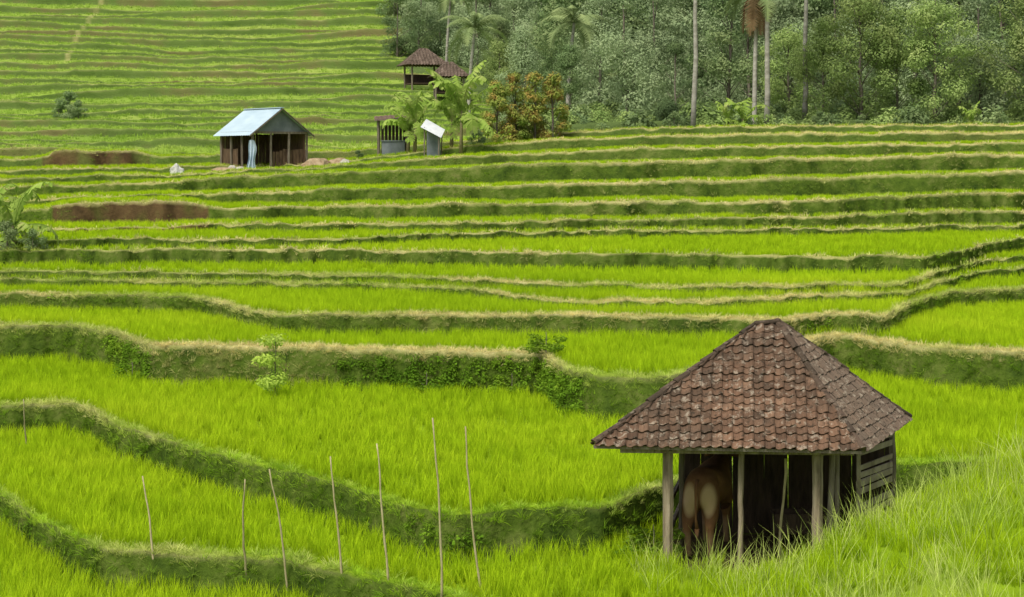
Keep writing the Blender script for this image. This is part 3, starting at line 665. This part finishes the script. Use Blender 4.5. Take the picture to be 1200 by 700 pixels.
# ---------------------------------------------------------------- small sheds
X,D,Z=at(461,115.5); s1=mkobj("garden_shed",None,loc=(X,D,Z),rot=(0,0,.1)); tag(s1,"small open shed with dark roof and grey tank","shed")
for px,py in((-.9,-.7),(.8,-.7),(-.9,.7),(.8,.7)): post((px,py,-.3),2.5,0.11,wood,parent=s1)
mb=MB(); corr(mb,(-1.15,-1,2.12),(1.1,-1,2.3),(1.1,1,2.62),(-1.15,1,2.44),16,0.02); mkobj("roof",mb.mesh("shed_roof",solid("rusty_sheet",[(0.3,(0.07,0.05,0.04)),(0.7,(0.18,0.12,0.08))],scale=2)),s1)
mb=MB(); mb.beam((-.7,-.3,0.45),(.65,-.3,0.45),0.9,0.9,jit=.02); mb.beam((-.75,-.3,.93),(.7,-.3,.93),1.0,0.06); mkobj("tank",mb.mesh("tank",greysheet),s1)
mb=MB(); 
for i in range(8): mb.beam((-.85+i*.22,.68,0),(-.85+i*.22,.68,1.9),0.16,0.02,jit=.01)
mkobj("wall",mb.mesh("shed_wall",wood_dark),s1)
whitem=solid("white_sheet",[(0.3,(0.50,0.53,0.56)),(0.7,(0.66,0.68,0.70))],rough=.6)
X,D,Z=at(507,111.5); s2=mkobj("lean_to",None,loc=(X,D,Z),rot=(0,0,-.15)); tag(s2,"tiny lean-to with slanting white sheet roof","lean-to")
for px,py,hh in((-.4,-.45,1.85),(.45,-.45,1.35),(-.4,.45,2.2),(.45,.45,1.65)): post((px,py,-.3),hh+.3,0.08,wood,parent=s2)
mb=MB(); corr(mb,(-.6,-.65,1.85),(-.5,.6,2.35),(.62,.6,1.72),(.62,-.65,1.22),14,0.012); mkobj("roof",mb.mesh("lean_roof",whitem),s2)
mb=MB(); mb.beam((.0,.3,.1),(.0,.3,1.6),0.8,0.03,jit=.01); mkobj("wall",mb.mesh("lean_wall",greysheet),s2)

ptile=tilemat("brown_tile",(0.10,0.07,0.055),(0.15,0.11,0.085),(0.2,0.15,0.12),0.3)
def pavilion(x_,dq,W,eh,rh,rot,label):
    X,D,Z=at(x_,dq); e=mkobj("pavilion",None,loc=(X,D,Z),rot=(0,0,rot)); tag(e,label,"pavilion")
    h=W/2; c=[Vector((-h,-h,eh)),Vector((h,-h,eh)),Vector((h,h,eh)),Vector((-h,h,eh))]; a=Vector((-.3,0,eh+rh)); b=Vector((.3,0,eh+rh))
    mb=MB();tn=[]
    for e0,e1,t0,t1 in((c[0],c[1],a,b),(c[1],c[2],b,b+Vector((.01,.01,0))),(c[2],c[3],b,a),(c[3],c[0],a,a-Vector((.01,.01,0)))): tiled_face(mb,tn,e0,e1,t0,t1,.3,.3)
    for q0,q1 in((c[0],a),(c[1],b),(c[2],b),(c[3],a),(a,b)): caps(mb,tn,q0,q1,.1,.4)
    mkobj("roof",tonemesh("pavilion_roof",mb,tn,ptile),e)
    for px in(-1,1):
        for py in(-1,1): post((px*h*.72,py*h*.72,-1),eh+1.2,.15,wood,parent=e)
    mb=MB(); mb.beam((-h*.7,0,.6),(h*.7,0,.6),h*1.4,.12); mb.beam((-h*.7,h*.7,1.1),(h*.7,h*.7,1.1),.04,.9); mkobj("floor",mb.mesh("pavilion_floor",wood_dark),e)
D1=place(496,106,120)[1]; D2=place(526,118,120)[1]
k1=D1/180.; pavilion(496,D1,4.0*k1,2.3*k1,1.6*k1,.3,"raised wooden pavilion with brown tiled hip roof")
k2=D2/180.; pavilion(526,D2,3.6*k2,2.1*k2,1.4*k2,.1,"small pavilion with dark tiled roof among trees")

# ---------------------------------------------------------------- TREES
leafA=leafmat("leaf_mid_green",[(0.3,(0.16,0.25,0.07)),(0.5,(0.28,0.38,0.12)),(0.7,(0.42,0.49,0.19))],big=0.2,small=0.8,vary=0.45,transl=0.35)
leafB=leafmat("leaf_dark_green",[(0.3,(0.11,0.17,0.08)),(0.5,(0.19,0.27,0.11)),(0.7,(0.30,0.36,0.16))],big=0.2,small=0.8,vary=0.45,transl=0.35)
leafC=leafmat("leaf_haze_tinted",[(0.3,(0.23,0.31,0.17)),(0.5,(0.32,0.41,0.21)),(0.7,(0.42,0.49,0.27))],big=0.3,small=1.0,vary=0.3,transl=0.35)  # distance haze painted into the leaf colour, paler and greyer
leafR=leafmat("leaf_russet",[(0.36,(0.18,0.27,0.05)),(0.48,(0.30,0.36,0.08)),(0.57,(0.42,0.32,0.09)),(0.68,(0.42,0.22,0.08))],big=0.9,small=2.2,vary=0.25,transl=0.35)
leafY=leafmat("leaf_light_green",[(0.3,(0.30,0.46,0.05)),(0.7,(0.56,0.68,0.14))],big=1.0,small=4,vary=0.3,transl=0.4)
def crown(name,blobs,n,s,seed,mat,aspect=0.5):
    r=np.random.default_rng(seed); tot=sum(b[1]**2 for b in blobs); vs=[];
    for c,R,sq in blobs:
        k=int(n*R*R/tot); d=r.normal(size=(k,3)); d/=np.linalg.norm(d,axis=1)[:,None]
        rad=R*(0.45+0.65*r.random(k)**0.6)*(1+0.3*np.sin(d[:,0]*5+seed)*np.sin(d[:,1]*4+d[:,2]*6)); P=d*rad[:,None]; P[:,2]*=sq; P+=np.array(c)
        nr=d+r.normal(0,0.4,(k,3))+np.array([0,0,0.35]); nr/=np.linalg.norm(nr,axis=1)[:,None]
        ref=r.normal(size=(k,3)); x=np.cross(nr,ref); x/=np.linalg.norm(x,axis=1)[:,None]; y=np.cross(nr,x)
        sz=(s*r.uniform(0.6,1.25,k))[:,None]
        vs.append(np.stack([P-x*sz,P-y*sz*aspect,P+x*sz,P+y*sz*aspect],1))
    Vv=np.concatenate(vs).reshape(-1,3); nf=len(Vv)//4
    me=bpy.data.meshes.new(name); me.vertices.add(len(Vv)); me.vertices.foreach_set('co',Vv.astype(np.float32).ravel())
    me.loops.add(nf*4); me.loops.foreach_set('vertex_index',np.arange(nf*4,dtype=np.int32)); me.polygons.add(nf); me.polygons.foreach_set('loop_start',np.arange(nf,dtype=np.int32)*4)
    me.update(calc_edges=True); me.materials.append(mat); return me
def treemesh(seed,H,cw,base,nb,n,leaf,mat,barkm,tr0=0.2,br=(0.11,0.2)):
    r=random.Random(seed); blobs=[]; mb=MB(); lean=Vector((r.uniform(-.05,.05)*H,r.uniform(-.05,.05)*H,H*0.92))
    k=7; tp=[Vector((0,0,-0.6)).lerp(lean,i/k)+Vector((r.uniform(-.1,.1),r.uniform(-.1,.1),0))*tr0*4 for i in range(k+1)]
    mb.tube(tp,[tr0*(1-0.7*i/k) for i in range(k+1)],8)
    for i in range(nb):
        u=r.random(); z=H*(base+(1-base)*u)*0.97; prof=math.sin(math.pi*min(1,(u*0.75+0.27)))**0.7; rad=cw/2*prof*r.uniform(0.25,0.95); a=r.uniform(0,6.28)
        c=(rad*math.cos(a),rad*math.sin(a),z); R=cw*r.uniform(*br); blobs.append((c,R,r.uniform(0.6,0.9)))
        s=Vector(tp[0]).lerp(lean,min(.95,max(base*.9,(z/H)-0.14))); mb.tube([s,s.lerp(Vector(c),.5)+Vector((0,0,-.1*tr0)),Vector(c)],[tr0*.25,tr0*.16,tr0*.06],5)
    return mb.mesh("trunk",barkm,True),crown("crown",blobs,n,leaf,seed,mat)
kinds={}
kinds['a']=[treemesh(s,9.5,6.5,0.05,24,10500,0.11,leafA,bark,.15,(.11,.21)) for s in(1,2,3)]
kinds['b']=[treemesh(s,12,7,0.04,24,10500,0.13,leafB,bark,.18,(.11,.22)) for s in(4,5,6)]
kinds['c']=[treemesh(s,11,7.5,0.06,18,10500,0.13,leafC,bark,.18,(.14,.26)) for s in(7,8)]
kinds['t']=[treemesh(s,20,6,0.58,18,4500,0.14,leafA,bark_pale,.2) for s in(9,10,19)]
kinds['s']=[treemesh(s,4.5,3.1,0.05,22,4800,0.09,leafR,bark,.1,(.10,.18)) for s in(11,12,13)]
kinds['g']=[treemesh(s,2.2,2.8,0.05,14,2200,0.09,leafB,bark,.07) for s in(14,15)]
labs={'a':("leafy mid-green broadleaf tree at the forest edge","tree"),'b':("dense dark green tree at the forest edge","tree"),'c':("grey-green tree in the wood, haze tinted into its pale leaves","tree"),
 't':("tall tree with slender pale straight trunk","tree"),'s':("russet and green ornamental shrub beside the terrace","shrub"),'g':("low rounded green bush on the slope","bush")}
def tree(kind,v,x_,dq,sc,rot=None,sx=1.0):
    X,D,Z=at(x_,dq); tm,cm=kinds[kind][v%len(kinds[kind])]
    nm={'s':"shrub",'g':"bush"}.get(kind,"tree"); e=mkobj(nm,None,loc=(X,D,Z-0.05),rot=(0,0,rot if rot is not None else random.uniform(0,6.28))); e.scale=(sc*sx,sc*sx,sc)
    tag(e,labs[kind][0],labs[kind][1],{'s':"russet shrubs by the terraces",'g':"bushes on the slopes"}.get(kind,"trees at the forest edge"))
    mkobj("trunk",tm,e); mkobj("crown",cm,e); return e
for i,a in enumerate([('s',582,117.5,.9),('s',603,118,.98),('s',626,117.8,.95),('s',648,118.2,.95),('c',612,138,.62),('a',585,140,.62),('b',668,136,.45),
 ('c',735,135,.80),('c',702,150,.85),('c',772,152,.9),('b',792,129,.45),('b',852,140,.85),('t',813,125,1.0),('t',898,124,1.05),('t',942,131,1.0),
 ('a',925,139,.75),('c',880,146,.85),('a',965,130,.7),('a',1010,129,1.0),('c',985,142,.95),('a',1050,131,.8),('a',1095,128,.95),('b',1125,138,.85),('c',1150,133,.8),('a',1205,128,1.0),('b',1245,132,1),
 ('c',1072,143,1.0),('b',1180,144,1.0),('b',1030,150,1.0),('c',690,170,.75),('b',650,175,.7),('c',632,190,.8),('b',585,185,.6),('c',560,215,.85),
 ('b',466,215,.7),('c',490,220,.8),('b',515,225,.85),('c',540,222,.9),('b',462,250,.9),('b',500,255,1.05),('c',530,255,1.0),('b',572,240,.95),('c',605,230,1),('c',640,215,1.0),
 ('g',80,158,1.0),('g',92,157,.7),('g',68,159,.6),('g',790,123,.55),('g',960,124,.5),('g',1010,123,.4),('g',1170,123,.45),('g',560,116,.5),('g',420,114,.3),('g',38,66.5,.35),('g',8,66,.45)]):
    tree(a[0],i,a[1],a[2],a[3])
full=[cm for k in('b','c') for tm,cm in kinds[k]]+[kinds['c'][0][1]]
fc=variant_collection("forest_crown",full)
fm=forest[:-1,:-1]&infr&(Dm<420)&(((Xpix>640)&(Dm>155))|((Xpix>462)&(Dm>235)))
P,r_,c2=sample(fm,0.024*np.ones_like(Dm)); P[:,2]-=1.0
scatter("forest",P,rng.uniform(0.9,1.5,len(P)),fc,len(full),tilt=0.05,label="dense forest covering the hillside behind the terraces, haze tinted into its paler crowns",cat="forest")
ug=variant_collection("undergrowth_clump",[leafclump(320,0.9,1.1,0.12,300+s,leafA) for s in range(3)]+[leafclump(320,0.9,1.1,0.12,310+s,leafB) for s in range(2)])
P,r_,c2=sample(forest[:-1,:-1]&infr&(Dm<165)&(Dm>122.5),0.26*np.ones_like(Dm))
scatter("undergrowth",P,rng.uniform(0.4,1.4,len(P)),ug,5,label="tangled undergrowth along the forest edge",cat="undergrowth")

bananaleaf=leafmat("banana_leaf",[(0.3,(0.20,0.32,0.05)),(0.55,(0.34,0.46,0.10)),(0.75,(0.48,0.48,0.20))],big=1.5,vary=0.3,transl=0.4)
palmleaf=leafmat("palm_leaf",[(0.3,(0.18,0.25,0.10)),(0.7,(0.33,0.40,0.17))],big=0.8,vary=0.3,transl=0.25)
deadleaf=leafmat("dead_palm_leaf",[(0.3,(0.13,0.085,0.045)),(0.7,(0.25,0.17,0.09))],big=0.8,vary=0.3,transl=0.1)
stem=solid("banana_stem",[(0.3,(0.12,0.11,0.05)),(0.7,(0.26,0.22,0.12))],scale=3,stretch=(4,4,.6))
def banana(x_,dq,H,nl,seed,label,ll=1.9,upmin=.9,wf_=.34):
    X,D,Z=at(x_,dq); r=random.Random(seed); e=mkobj("banana_plant",None,loc=(X,D,Z)); tag(e,label,"banana plant","banana plants")
    mb=MB(); mb.tube([(0,0,-.2),(.03,0,H*.5),(.05,0,H)],[.13,.10,.06],10); mkobj("trunk",mb.mesh("banana_stem",stem,True),e)
    for i in range(nl):
        a=i*2.4+r.uniform(-.3,.3); mb=MB(); old=(i%3==2); up=r.uniform(upmin,1.5) if not old else r.uniform(-.2,.5); Ln_=ll*r.uniform(.7,1.1)*(.75 if old else 1); W_=wf_*ll/2*r.uniform(.7,1.1); dr=r.uniform(.35,1.25)
        d=Vector((math.cos(a),math.sin(a),0)); sd_=Vector((-math.sin(a),math.cos(a),0)); k=20; pts=[]; ang=up
        p=Vector((.05,0,H*r.uniform(.82,.98))); st=Ln_/k
        for j in range(k+1):
            pts.append((p.copy(),ang)); p=p+(d*math.cos(ang)+Vector((0,0,math.sin(ang))))*st; ang=max(-1.5,ang-dr*(j/k)*0.24)
        mb.tube([q[0] for q in pts],[.03*(1-.8*j/k) for j in range(k+1)],5)
        wf=lambda u:W_*math.sin(math.pi*min(1,max(0,(u-.10)/.93)))**.55
        for j in range(1,k):
            u0=j/k;u1=(j+.94)/k
            for sg in(-1,1):
                if r.random()<.10: continue
                sag=r.uniform(.1,.9)*W_; a0=pts[j][0];b0=pts[j+1][0]; l_=r.uniform(.65,1.05)
                mb.add([a0,b0,b0+sd_*sg*wf(u1)*l_-Vector((0,0,sag)),a0+sd_*sg*wf(u0)*l_-Vector((0,0,sag*r.uniform(.6,1.2)))],[(0,1,2,3)])
        mkobj("leaf",mb.mesh("banana_leaf",bananaleaf),e)
lb="clump of banana plants with torn drooping leaves"
banana(14,67.5,.9,10,1,lb,2.5,.45,.3); banana(-14,68,1.0,9,2,lb,2.3,.5,.3); banana(30,67,.3,7,9,"young banana plant with drooping leaves",1.4,.5,.3)
banana(486,113,2.1,12,3,"tall banana plant beside the small sheds",3.0,.85); banana(478,114,1.5,9,8,"banana plant beside the small sheds",2.4,.8)
banana(540,112.5,2.7,12,4,"tall banana plant with ragged arching leaves",3.5,.9); banana(529,114,1.8,9,5,"banana plant with ragged arching leaves",2.7,.8)
banana(1137,121,.3,8,6,"small banana plant at the wood edge",1.7); banana(870,121.5,.6,9,7,"small banana plant at the wood edge",2.2); banana(852,122,.5,9,17,"small banana plant at the wood edge",1.9)
def palm(x_,dq,H,seed,label,dead=0,fl=3.2,n=16,lean=.5):
    X,D,Z=at(x_,dq); r=random.Random(seed); e=mkobj("coconut_palm",None,loc=(X,D,Z)); tag(e,label,"palm tree","coconut palms")
    k=10; mb=MB(); mb.tube([(lean*(j/k)**2,0,-.5+(H+.5)*j/k) for j in range(k+1)],[.17*(1-.35*j/k)+.03*(j==0) for j in range(k+1)],9); mkobj("trunk",mb.mesh("palm_trunk",bark_pale,True),e)
    top=Vector((lean,0,H))
    for i in range(n+dead):
        isd=i>=n; a=i*2.4+r.uniform(-.3,.3); mb=MB(); ang=r.uniform(-.1,1.2) if not isd else r.uniform(-1.2,-.4); kk=18; st=fl/kk; p=top.copy(); d=Vector((math.cos(a),math.sin(a),0)); s_=Vector((-math.sin(a),math.cos(a),0)); pts=[]
        for j in range(kk+1): pts.append((p.copy(),ang)); p=p+(d*math.cos(ang)+Vector((0,0,math.sin(ang))))*st; ang=max(ang-.1,-1.5)
        mb.tube([q[0] for q in pts],[.03*(1-.8*j/kk) for j in range(kk+1)],4)
        for j in range(2,kk+1):
            for q in(0,.5):
                c0=pts[j][0]-(d*math.cos(pts[j][1])+Vector((0,0,math.sin(pts[j][1]))))*st*q; ll=.75*math.sin(math.pi*(.15+.8*(j/kk)))+.1
                for sg in(-1,1):
                    tip=c0+(s_*sg*.8+d*.45)*ll+Vector((0,0,-.5*ll*r.uniform(.7,1.3))); wv=(d*math.cos(pts[j][1])+Vector((0,0,math.sin(pts[j][1]))))*.045
                    mb.add([c0-wv,c0+wv,tip],[(0,1,2)])
        mkobj("frond",mb.mesh("palm_frond",deadleaf if isd else palmleaf),e)
palm(549,150,7.2,1,"coconut palm with drooping fronds over the shrubs",0,3.6); palm(523,196,8.5,2,"coconut palm rising above the pavilions"); palm(884,124.5,9.0,3,"coconut palm with hanging brown dead fronds",8,3.0,10,.2)
palm(665,140,7.0,4,"coconut palm with slender trunk at the wood edge")
X,D,Z=at(322,42.0); 
tm,cm=treemesh(33,1.6,1.2,0.25,16,1100,0.05,leafY,bark,.02)
e=mkobj("sapling",None,loc=(X,D,ground(X,D))); tag(e,"thin light green sapling growing in front of terrace bank","sapling"); mkobj("trunk",tm,e); mkobj("crown",cm,e)
tm,cm=treemesh(34,0.9,1.0,0.1,12,1400,0.04,weed_m,bark,.02)
for x_,dq in ((155,45.5),(600,42.9),(640,42.7),(500,43.2),(766,28.0)):
    X,D,Z=at(x_,dq); e=mkobj("weed_bush",None,loc=(X,D,Z)); e.scale=(1.0,.8,.65); tag(e,"small green leafy weed bush at terrace bank","bush","weed bushes on banks"); mkobj("trunk",tm,e); mkobj("crown",cm,e)
